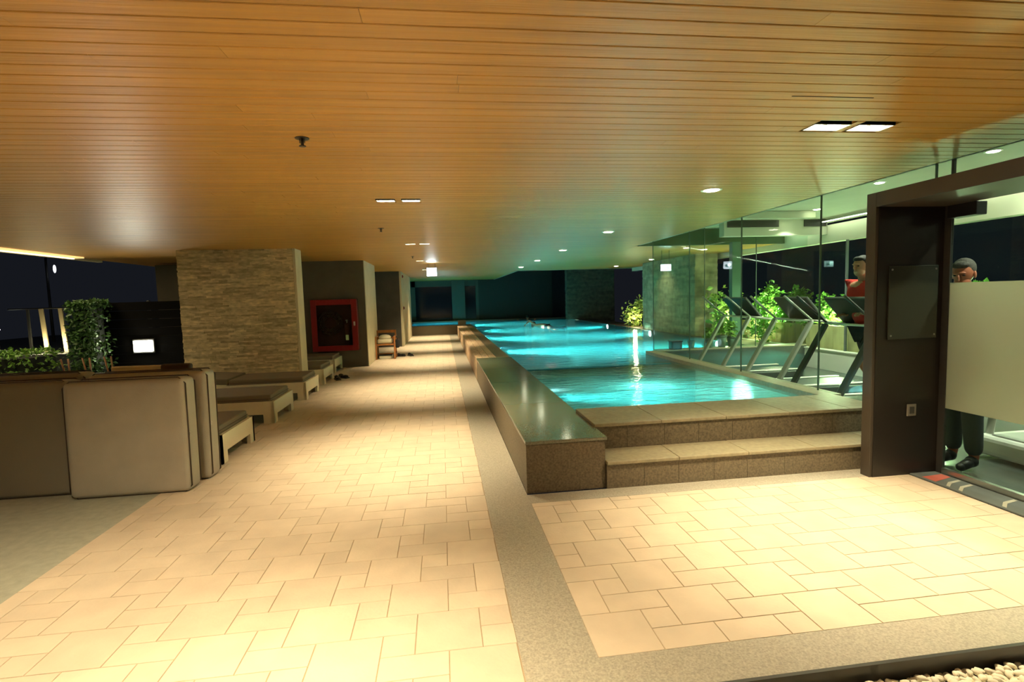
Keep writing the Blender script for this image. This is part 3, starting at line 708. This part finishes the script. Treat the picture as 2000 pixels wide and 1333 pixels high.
# far plants
bush('lit_shrub', 'bright yellow green shrub lit from below at the far pool edge', 'shrub', (6.95,18.6,.40), .7, .7, 1.15, leafy_m, 520, .13)
bush('lit_shrub', 'pale shrub peeping out beside the far side wall edge', 'shrub', (7.25,17.5,.40), .4, .4, 1.15, leafy_m, 200, .12)
lamp('POINT', 'shrub_uplight_glow', (6.85,18.2,.75), 10, (1,.93,.55), .06)
bush('pool_palm', 'large lit shrub beyond the glass corner at the pool side', 'shrub', (7.05,12.3,.40), .8, .8, 1.35, leafy_m, 620, .15)
lamp('POINT', 'shrub_uplight_glow', (6.8,11.8,.9), 22, (.95,1,.60), .06)
bush('pool_palm', 'darker shrub beside the large lit one beyond the glass corner', 'shrub', (7.2,11.2,.40), .5, .6, 1.0, leaf_m, 300, .12)
# potted plants on the glass corner kerb
pots = [(4.98,'small empty-looking grey pot on the kerb beyond the glass corner, the first',.07,.15,0),(5.36,'grey tapered pot on the kerb with a small plant',.09,.19,.18),(5.64,'tallest grey pot on the kerb with a leafy plant',.10,.24,.45),(5.86,'wide grey pot on the kerb next to the green pier',.10,.20,.30)]
for x,lab,r,h_,ph in pots:
    t = thing('plant_pot', lab, 'potted plant', (x,10.10,.46), group='pots on the kerb beyond the gym glass')
    mb = MB(); mb.cyl((0,0,0),(0,0,h_),r*.7,r,seg=20); mb.cyl((0,0,h_-.03),(0,0,h_),r*1.08,r*1.08,seg=20); mb.build('pot', mat('pot_grey',(.22,.24,.2),.6), t)
    if ph:
        mb = MB(); leafcloud(mb, 130, lambda: (random.gauss(0,r*.45),random.gauss(0,r*.45),h_+random.uniform(0,ph)), .09); mb.build('foliage', leafy_m, t, fix=False)
        mb = MB(); mb.cyl((0,0,h_-.02),(0,0,h_+ph*.8),.008,seg=6); mb.build('stem', stem_m, t)
t = thing('planter_box', 'small dark box standing at the glass corner by the pool', 'box', (4.62,10.05,.46))
mb = MB(); mb.box((-.11,-.09,0),(.11,.09,.17),.02); mb.build('body', mat('box_teal_black',(.02,.04,.035),.5), t); mb = MB(); mb.box((-.12,-.10,.15),(.12,.10,.175),.01); mb.build('lid', black_m, t)

# left terrace planting and dark walls
mb = MB(); mb.box((-9.0,9.7,0),(-4.9,10.0,.5)); struct('wall_planter', mb, dwall_m)
t = thing('dark_screen', 'tall black slatted screen behind the glowing wall lamp', 'screen', (-5.9,11.35,0))
mb = MB()
for k in range(10): mb.box((-.98,0,.01+k*.172),(1.15,.04,.178+k*.172),.002)
mb.build('slat_panel', mat('screen_black',(.003,.0028,.0025),.9,spec=.1), t)
for x in (-.98,.08,1.11):
    mb = MB(); mb.box((x,.04,0),(x+.05,.09,1.75)); mb.build('post', black_m, t)
t = thing('wall_lamp', 'glowing white rectangular lamp on the black screen', 'wall lamp', (-5.89,11.34,.85), 0)
mb = MB(); mb.box((-.20,-.05,-.14),(.20,0,.14),.01); mb.build('housing', dgrey_m, t)
mb = MB(); mb.box((-.175,-.075,-.11),(.175,-.05,.11),.012); mb.build('glow_face', box_m, t)
lamp('AREA', 'light', (-5.89,11.22,.85), 7, (1,.93,.72), .34, aim=(0,-1,.15), sizey=.2, parent=t)
# low hedge, lit from above
def hedge(name, label, x0,x1,y0,y1,z0,z1, m, n, size, grp=None):
    t = thing(name, label, 'hedge', ((x0+x1)/2,(y0+y1)/2,z0), group=grp); hx,hy,hz=(x1-x0)/2,(y1-y0)/2,z1-z0
    mb = MB()
    def fn():
        s = random.random()
        if s < .4: return (random.uniform(-hx,hx),random.uniform(-hy,hy),hz+random.uniform(-.05,.02))
        if s < .85: return (random.uniform(-hx,hx),-hy+random.uniform(-.03,.05),random.uniform(0,hz))
        return (random.choice((-hx,hx))+random.uniform(-.04,.04),random.uniform(-hy,hy),random.uniform(0,hz))
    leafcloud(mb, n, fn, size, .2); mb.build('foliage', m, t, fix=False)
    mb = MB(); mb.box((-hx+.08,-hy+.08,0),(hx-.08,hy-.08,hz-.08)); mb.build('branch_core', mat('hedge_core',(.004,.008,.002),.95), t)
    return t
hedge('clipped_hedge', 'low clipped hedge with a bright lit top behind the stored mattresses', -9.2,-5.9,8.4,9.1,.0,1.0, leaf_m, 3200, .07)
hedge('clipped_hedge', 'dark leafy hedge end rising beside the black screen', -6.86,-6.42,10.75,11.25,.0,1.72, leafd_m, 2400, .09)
for k,(x,y) in enumerate(((-5.72,8.85),(-5.45,8.9),(-5.2,9.0))):
    t = thing('young_palm', ['slender palm with bare reddish stems nearest the low hedge','slender palm with bare stems between its two neighbours','slender palm with bare stems next to the black screen'][k], 'palm', (x,y,0), group='slender palms behind the stored mattresses')
    mb = MB()
    for a in range(2): mb.tube([(.03*a,.0,0),(.05*a-.03,.02,.5),(.10*a-.08,.0,.86)],.012,7)
    mb.build('stem', mat('palm_stem',(.32,.16,.07),.7), t)
    mb = MB()
    for a in range(26):
        an = random.uniform(0,math.tau); l = random.uniform(.25,.45); d = Vector((math.cos(an),math.sin(an),random.uniform(.0,.9)))
        p0 = Vector((random.uniform(-.06,.12),0,.80)); 
        for q in range(7):
            p = p0 + d*l*(q/7) - Vector((0,0,.12*(q/7)**2))
            for s in (-1,1):
                sd = Vector((-d.y,d.x,-.2)).normalized()*s*.10*(1-q/9)
                v = [mb.bm.verts.new(z) for z in (p, p+sd*.6+d*.03, p+sd+d*.05)]; mb.bm.faces.new(v)
    mb.build('foliage', leaf_m, t, fix=False)
t = thing('garden_uplight', 'small spotlight washing the top of the low hedge', 'garden light', (-7.6,8.0,0))
mb = MB(); mb.cyl((0,0,0),(0,0,1.35),.02,seg=10); mb.build('pole', black_m, t); mb = MB(); mb.cyl((0,.0,1.35),(0,.12,1.32),.045,seg=14); mb.build('head', black_m, t)
lamp('SPOT', 'light', (-7.9,7.9,1.5), 26, (.95,1,.7), .05, aim=(0,.7,-.75), spot=130, parent=t)
# handrail with lit posts
t = thing('handrail', 'terrace handrail with two lit flat posts beyond the low hedge', 'railing', (-9.2,14.0,0))
mb = MB(); mb.tube([(-1.0,0,1.665),(.95,0,1.665)],.018); mb.build('rail', dgrey_m, t)
for k,x in enumerate((-.20,.22)):
    rot = Matrix.Translation((x,0,.0)) @ Matrix.Rotation(R_(-3),4,'Y')
    mb = MB(); mb.box((-.045,-.03,.0),(.045,.01,1.66),.004,rot=rot); mb.build('post', mat('post_cream',(.6,.5,.28),.5), t)
    lamp('POINT', 'post_uplight_glow', (-9.2+x,13.80,.80), 5, (1,.85,.5), .03)
mb = MB(); mb.box((-.62,0,0),(-.57,.04,1.66)); mb.build('post', dgrey_m, t)
mb = MB(); mb.box((-16,13.4,-.1),(-6.4,24,.60)); struct('ground', mb, mat('terrace_low',(.05,.06,.055),.7))
for (x,y,z,r,lab) in ((-11.05,14.8,1.17,.035,'tiny round white lamp far out on the dark terrace'),):
    t = thing('garden_lamp', lab, 'garden light', (x,y,0)); mb = MB(); mb.cyl((0,0,0),(0,0,z-.04),.012,seg=8); mb.build('post', black_m, t); mb = MB(); mb.ell((0,0,z),r); mb.build('globe', box_m, t)
t = thing('street_lamp', 'small angled street lamp head glinting in the dark beyond the terrace', 'street lamp', (-12.6,19,0))
mb = MB(); mb.cyl((0,0,0),(0,0,3.3),.05,.035,seg=10); mb.build('pole', dgrey_m, t)
mb = MB(); mb.tube([(0,0,3.3),(.4,0,3.45)],.03); mb.build('arm', dgrey_m, t)
mb = MB(); mb.ell((.25,-.02,2.95),(.045,.03,.13)); mb.build('lens', mat('lens_glow',(.8,.85,.9),.3,emit=(.8,.85,.9),estr=1.2), t)

# ------------------------------------------------------------------ far end
teal_m = mat('far_wall_dark', (.02,.03,.026), .6)
mb = MB(); mb.box((2.0,28.9,.4),(6.1,29.0,3.6)); struct('wall_far', mb, teal_m)
mb = MB(); mb.box((-1.6,29.0,2.28),(2.0,29.1,2.7)); mb.box((-1.9,29.0,0),(-1.40,29.1,2.6)); mb.box((.55,28.6,.4),(1.25,29.1,2.6)); mb.box((1.85,28.9,.4),(2.0,29.1,2.6)); mb.box((-1.6,29.0,0),(2.0,29.1,.5)); struct('wall_far_frame', mb, mat('far_frame',(.07,.085,.065),.7))
for k,(a,b) in enumerate(((-1.40,.55),(1.25,1.85))):
    mb = MB(); mb.box((a,29.03,.5),(b,29.05,2.28)); struct('window_%d'%(k+16), mb, mat('night_pane',(.012,.013,.02),.1))
mb = MB(); mb.box((.70,23.9,0),(1.05,24.35,.62),.004); struct('column', mb, granite_side_m)
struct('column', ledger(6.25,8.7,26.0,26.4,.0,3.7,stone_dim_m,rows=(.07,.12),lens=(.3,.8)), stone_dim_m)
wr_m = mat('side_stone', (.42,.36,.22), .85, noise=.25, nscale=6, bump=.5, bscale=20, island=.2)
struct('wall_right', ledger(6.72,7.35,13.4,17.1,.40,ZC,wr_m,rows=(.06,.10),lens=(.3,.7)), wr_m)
mb = MB(); mb.box((-6.5,29.1,0),(9,29.3,6)); struct('wall_back', mb, mat('night_wall',(.010,.012,.02),.6))

# underwater lamps and fill lights
def ulamp(label, loc, aim, power, spot=60):
    t = thing('underwater_light', label, 'pool light', loc, group='underwater pool lights')
    d = Vector(aim).normalized(); q = Matrix.Translation((0,0,0)) @ d.to_track_quat('Z','X').to_matrix().to_4x4()
    mb = MB(); mb.cyl(d*-.0,d*.02,.11,seg=20); mb.build('housing', metal_m, t)
    mb = MB(); mb.cyl(d*.02,d*.028,.09,seg=20); mb.build('lens', ulamp_m, t)
    lamp('SPOT', 'light', Vector(loc)+d*.06, power, CYAN, .05, aim=aim, spot=spot, blend=.7, parent=t)
for k,(y) in enumerate((12.5,16.7,20.9,25.6)):
    ulamp(['underwater light in the pool wall by the wooden bench, the nearest','underwater light in the pool wall by the wooden bench, the second','underwater light in the pool wall by the wooden bench, the third','underwater light far back in the pool'][k], (1.31,y,.30), (1,0,-.035), 14000, 11)
for k,(y) in enumerate((12.0,16.2,20.6)):
    ulamp(['underwater light in the far pool wall below the glass corner','underwater light in the far pool wall below the stone side wall','underwater light in the far pool wall below the lit shrub'][k], (6.61,y,.30), (-1,0,-.035), 8000, 11)
ulamp('underwater light in the shallow pool beside the granite bench', (1.31,6.55,.30), (1,0,-.05), 2600, 13)
ulamp('underwater light in the shallow pool under the glass kerb', (3.94,5.9,.12), (-1,0,-.12), 45, 80)
for (x,y,p) in ((3.9,11,18),(3.9,15,22),(3.9,19,24),(3.9,23,24),(0,26.3,35),(2.6,6.5,15)):
    lamp('POINT', 'pool_fill', (x,y,-.35 if y > 9 else .12), p, CYAN, .12)  # added fill lights without fixtures, brightening the water

# ------------------------------------------------------------------ people
def skin_body(name, joints, edges, radii, m, parent=None, lvl=2):
    me = bpy.data.meshes.new(name); me.from_pydata([tuple(j) for j in joints], edges, []); me.materials.append(m)
    o = bpy.data.objects.new(name, me); C.objects.link(o)
    sk = o.modifiers.new('skin','SKIN'); sk.use_smooth_shade = True
    for v, r in zip(me.skin_vertices[0].data, radii): v.radius = (r, r) if not hasattr(r,'__len__') else r
    me.skin_vertices[0].data[0].use_root = True
    s = o.modifiers.new('sub','SUBSURF'); s.levels = s.render_levels = lvl
    if parent: o.parent = parent
    return o
def add_head(mb, c, fwd, s=1.0):
    """head with nose, ears, brow, chin; fwd = horizontal facing direction"""
    f_ = Vector(fwd).normalized(); r_ = f_.cross(Vector((0,0,1))).normalized(); u_ = r_.cross(f_)
    Rm = Matrix((r_,f_,u_)).transposed().to_4x4(); c = Vector(c)
    L = lambda x,y,z: c + (Rm.to_3x3() @ Vector((x,y,z)))*s
    mb.ell(L(0,0,.02),(.075*s,.095*s,.10*s),Rm,20); mb.ell(L(0,.025,-.055),(.056*s,.066*s,.065*s),Rm,16)
    mb.ell(L(0,.10,-.012),(.014*s,.022*s,.028*s),Rm,8); mb.ell(L(0,.085,.028),(.05*s,.018*s,.012*s),Rm,8)
    for sd in (-1,1): mb.ell(L(sd*.078,-.005,-.005),(.010*s,.02*s,.032*s),Rm,8)
    mb.ell(L(0,.082,-.058),(.024*s,.012*s,.007*s),Rm,8)
    return Rm, L
def hair(L, Rm, m, parent, s=1.0):
    mb = MB(); mb.ell(L(0,-.022,.045),(.082*s,.095*s,.092*s),Rm,18); mb.ell(L(0,.045,.088),(.062*s,.05*s,.035*s),Rm,12); mb.build('hair', m, parent)
def eyes(L, Rm, parent, s=1.0):
    mb = MB()
    for sd in (-1,1): mb.ell(L(sd*.031,.084,.008),(.013*s,.010*s,.007*s),Rm,8)
    mb.build('eye', hair_m, parent)
def hand_mb(mb, wrist, d, n, s=1.0, curl=.5):
    d = Vector(d).normalized(); n = Vector(n).normalized(); r_ = d.cross(n).normalized(); w_ = Vector(wrist)
    q = Matrix((r_,d,n)).transposed().to_4x4(); mb.ell(w_+d*.045*s,(.040*s,.052*s,.017*s),q,10)
    for k,(o_,l) in enumerate(((-.03,.065),(-.01,.075),(.01,.072),(.03,.055))):
        p = w_+d*.085*s+r_*o_*s; a = p+(d*math.cos(curl*.5)-n*math.sin(curl*.5))*l*.5*s; b = a+(d*math.cos(curl*1.6)-n*math.sin(curl*1.6))*l*.5*s
        mb.tube([p,a,b],.0085*s,6); mb.ell(b,.0085*s,seg=6)
    p = w_+d*.02*s-r_*.035*s; a = p+(d*.6-r_*.7)*.04*s; b = a+(d*.9-n*.4)*.03*s; mb.tube([p,a,b],.010*s,6); mb.ell(b,.010*s,seg=6)

def person(label, loc, J, rad, facing, hairm, headc, skinm=skin_m, hands=()):
    t = thing('person', label, 'person', loc)
    names = list(J); idx = {n:i for i,n in enumerate(names)}
    E_ = [('pelvis','waist'),('waist','chest'),('chest','neck'),('chest','sl'),('sl','el'),('el','wl'),('chest','sr'),('sr','er'),('er','wr'),
          ('pelvis','hl'),('hl','kl'),('kl','al'),('al','tl'),('pelvis','hr'),('hr','kr'),('kr','ar'),('ar','tr')]
    b = skin_body('body', [J[n] for n in names], [(idx[a],idx[c]) for a,c in E_], [rad[n] for n in names], skinm, t)
    mb = MB(); Rm, L = add_head(mb, headc, facing)
    mb.cyl(Vector(J['neck'])-Vector((0,0,.02)), headc, .055,.05,seg=12)
    for (wr,d,n) in hands: hand_mb(mb, wr, d, n)
    hd = mb.build('head', skinm, t); hair(L, Rm, hairm, hd); eyes(L, Rm, hd)
    return t, J
def cloth(name, t, J, keys, edges, radii, m):
    return skin_body(name, [J[k] for k in keys], [(keys.index(a),keys.index(b)) for a,b in edges], radii, m, t)
RAD = dict(pelvis=.13,waist=.115,chest=.135,neck=.058,sl=.062,el=.044,wl=.030,sr=.062,er=.044,wr=.030,hl=.088,kl=.058,al=.038,tl=.034,hr=.088,kr=.058,ar=.038,tr=.034)
def lerp(a,b,t): return tuple(a[i]+(b[i]-a[i])*t for i in range(3))
# runner on the dark treadmill, facing the pool (-x)
J = dict(pelvis=(0,0,.90),waist=(-.02,0,1.06),chest=(-.06,0,1.30),neck=(-.08,0,1.46),sl=(-.06,-.19,1.38),el=(.02,-.26,1.13),wl=(-.20,-.20,1.05),
         sr=(-.06,.19,1.38),er=(.10,.26,1.15),wr=(-.10,.22,1.02),hl=(0,-.09,.84),kl=(-.16,-.10,.46),al=(.10,-.10,.14),tl=(-.04,-.10,.05),
         hr=(0,.09,.84),kr=(.12,.10,.44),ar=(.50,.10,.42),tr=(.56,.10,.30))
t, J = person('runner in a red top and black shorts on the dark treadmill', (5.36,6.05,.155), J, RAD, (-1,-.15,0), hair_m, (-.11,0,1.60), hands=(((-.20,-.20,1.05),(-1,0,.1),(0,0,1)),((-.10,.22,1.02),(-1,0,.1),(0,0,1))))
J2 = dict(J); J2['ml'] = lerp(J['sl'],J['el'],.45); J2['mr'] = lerp(J['sr'],J['er'],.45)
cloth('shirt', t, J2, ['chest','waist','pelvis','neck2','sl','ml','sr','mr'] if False else ['chest','waist','pelvis','sl','ml','sr','mr'], [('chest','waist'),('waist','pelvis'),('chest','sl'),('sl','ml'),('chest','sr'),('sr','mr')], [.18,.16,.17,.09,.07,.09,.07], shirt_m)
J2['tl2'] = lerp(J['hl'],J['kl'],.75); J2['tr2'] = lerp(J['hr'],J['kr'],.75)
cloth('shorts', t, J2, ['pelvis','hl','tl2','hr','tr2'], [('pelvis','hl'),('hl','tl2'),('pelvis','hr'),('hr','tr2')], [.145,.105,.085,.105,.085], short_m)
t.scale = (1.05,1.05,1.06)
for a, tp in ((J['al'],J['tl']),(J['ar'],J['tr'])):
    mb = MB(); mb.ell(lerp(a,tp,.3),.05); mb.cyl(lerp(a,tp,.2),tp,.048,.040,seg=12); mb.ell(tp,.042); mb.build('shoe', whitep_m, t)
# man standing just behind the frosted glass, head above the band, looking down towards the pool
J = dict(pelvis=(0,0,.92),waist=(0,0,1.08),chest=(-.02,0,1.34),neck=(-.03,0,1.50),sl=(-.02,-.19,1.43),el=(-.02,-.25,1.15),wl=(-.14,-.22,.93),
         sr=(-.02,.19,1.43),er=(-.02,.25,1.15),wr=(-.14,.22,.93),hl=(0,-.09,.86),kl=(-.02,-.10,.48),al=(.02,-.10,.08),tl=(-.12,-.11,.035),
         hr=(0,.09,.86),kr=(.01,.10,.48),ar=(.03,.10,.08),tr=(-.11,.11,.035))
t, J = person('man with greying hair whose head shows above the frosted glass', (4.46,3.98,.004), J, RAD, (-1,-.45,-.22), ghair_m, (-.05,0,1.675), mat('ruddy_skin',(.50,.16,.085),.45), hands=(((-.14,-.22,.93),(-.3,0,-1),(0,1,0)),((-.14,.22,.93),(-.3,0,-1),(0,1,0))))
J2 = dict(J); J2['ml'] = lerp(J['sl'],J['el'],.6); J2['mr'] = lerp(J['sr'],J['er'],.6); J2['nk'] = lerp(J['chest'],J['neck'],.8)
cloth('shirt', t, J2, ['chest','waist','pelvis','nk','sl','ml','sr','mr'], [('chest','waist'),('waist','pelvis'),('chest','nk'),('chest','sl'),('sl','ml'),('chest','sr'),('sr','mr')], [.152,.135,.148,.075,.075,.058,.075,.058], wshirt_m)
J2['tl2'] = lerp(J['kl'],J['al'],.92); J2['tr2'] = lerp(J['kr'],J['ar'],.92)
cloth('trousers', t, J2, ['pelvis','hl','kl','tl2','hr','kr','tr2'], [('pelvis','hl'),('hl','kl'),('kl','tl2'),('pelvis','hr'),('hr','kr'),('kr','tr2')], [.145,.105,.08,.065,.105,.08,.065], mat('grey_trousers',(.05,.06,.055),.8))
for a, tp in ((J['al'],J['tl']),(J['ar'],J['tr'])):
    mb = MB(); mb.ell(lerp(a,tp,.2),.05); mb.cyl(lerp(a,tp,.2),tp,.045,.035,seg=12); mb.ell(tp,.036); mb.build('shoe', black_m, t)
# swimmer doing the crawl, mostly under the surface
J = dict(pelvis=(0,0,-.02),waist=(.02,.16,.02),chest=(.03,.38,.03),neck=(.03,.55,.04),sl=(-.14,.46,.04),el=(-.30,.62,.24),wl=(-.22,.86,.10),
         sr=(.20,.46,.0),er=(.30,.25,-.14),wr=(.26,.02,-.2),hl=(-.08,-.08,-.03),kl=(-.09,-.48,-.05),al=(-.09,-.86,-.06),tl=(-.09,-1.0,-.1),
         hr=(.08,-.08,-.03),kr=(.09,-.46,-.1),ar=(.09,-.85,-.02),tr=(.09,-.98,-.05))
t, J = person('swimmer mid-stroke in the middle of the pool, one arm raised', (4.15,21.0,.38), J, RAD, (0,1,.0), hair_m, (.03,.70,.05), hands=(((-.22,.86,.10),(.2,1,-.5),(0,0,1)),((.26,.02,-.2),(0,-1,-.2),(0,0,1))))
t.rotation_euler = (0,0,R_(40))
J2 = dict(J); J2['a'] = lerp(J['hl'],J['kl'],.4); J2['b'] = lerp(J['hr'],J['kr'],.4)
cloth('swim_trunks', t, J2, ['pelvis','hl','a','hr','b'], [('pelvis','hl'),('hl','a'),('pelvis','hr'),('hr','b')], [.14,.10,.085,.10,.085], short_m)
# bather resting at the far edge, only head and shoulders out
J = dict(pelvis=(0,0,-.72),waist=(0,0,-.56),chest=(0,0,-.32),neck=(0,0,-.14),sl=(-.18,0,-.22),el=(-.34,.12,-.26),wl=(-.45,.28,-.12),
         sr=(.18,0,-.22),er=(.34,.12,-.26),wr=(.45,.28,-.12),hl=(-.09,0,-.78),kl=(-.10,.10,-1.0),al=(-.10,-.15,-1.1),tl=(-.10,-.10,-1.14),
         hr=(.09,0,-.78),kr=(.10,.10,-1.0),ar=(.10,-.15,-1.1),tr=(.10,-.1,-1.14))
t, J = person('dark-haired bather standing in the water at the far pool edge', (4.40,27.2,.52), J, RAD, (0,1,0), hair_m, (0,0,.02), hands=(((-.45,.28,-.12),(-.3,1,.1),(0,0,1)),((.45,.28,-.12),(.3,1,.1),(0,0,1))))

# ------------------------------------------------------------------ white pebbles along the edging
ico = []
for k in range(6):
    bm = bmesh.new(); bmesh.ops.create_icosphere(bm, subdivisions=2, radius=1)
    for v in bm.verts:
        v.co *= 1 + .16*math.sin(v.co.x*3+k*1.7)*math.cos(v.co.y*2.6+k)+.06*random.uniform(-1,1)
    for q in bm.faces: q.smooth = True
    me = bpy.data.meshes.new('pebble'); bm.to_mesh(me); bm.free(); me.materials.append(pebble_m); ico.append(me)
pts = []
for gx in range(60):
    for gy in range(30):
        x = 1.02+gx*.030+random.uniform(-.012,.012); y = 1.60+gy*.023+random.uniform(-.010,.010)
        pts.append((x,y))
vis = [(x,y) for x,y in pts if y < 1.875-.01*random.random() and y > 1.72 - (x-1.4)*.10 and x > 1.30 and x < 2.55]
random.shuffle(vis); vis.sort(key=lambda p: -p[1]); near = vis[:290]
for x,y in near:
    o = bpy.data.objects.new('pebble', random.choice(ico)); C.objects.link(o)
    s = random.uniform(.8,1.25); o.scale = (.021*s,.0135*s,.011*s); o.location = (x,y,-.068+random.uniform(0,.022))
    o.rotation_euler = (random.uniform(-.5,.5),random.uniform(-.5,.5),random.uniform(0,math.pi))
    tag(o, 'elongated white pebble lying in the gravel bed along the paving edge', 'pebble', 'white pebbles along the paving edge')
mb = MB()
rest = vis[290:] + [(random.uniform(.7,4.0),random.uniform(1.0,1.88)) for _ in range(1500)] + [(random.uniform(1.0,2.8),random.uniform(1.6,1.89)) for _ in range(700)]
for x,y in rest:
    s = random.uniform(.8,1.25); t_ = bmesh.new(); bmesh.ops.create_icosphere(t_, subdivisions=1, radius=1)
    bmesh.ops.transform(t_, matrix=Matrix.Translation((x,y,-.080+random.uniform(0,.010))) @ Matrix.Rotation(random.uniform(0,3.14),4,'Z') @ Matrix.Diagonal((.021*s,.012*s,.009*s,1)), verts=t_.verts)
    for q in t_.faces: q.smooth = True
    mb._join(t_)
tag(mb.build('pebble_gravel', pebble_m, fix=False), 'bed of small white pebbles beside the granite edging', 'gravel', kind='stuff')
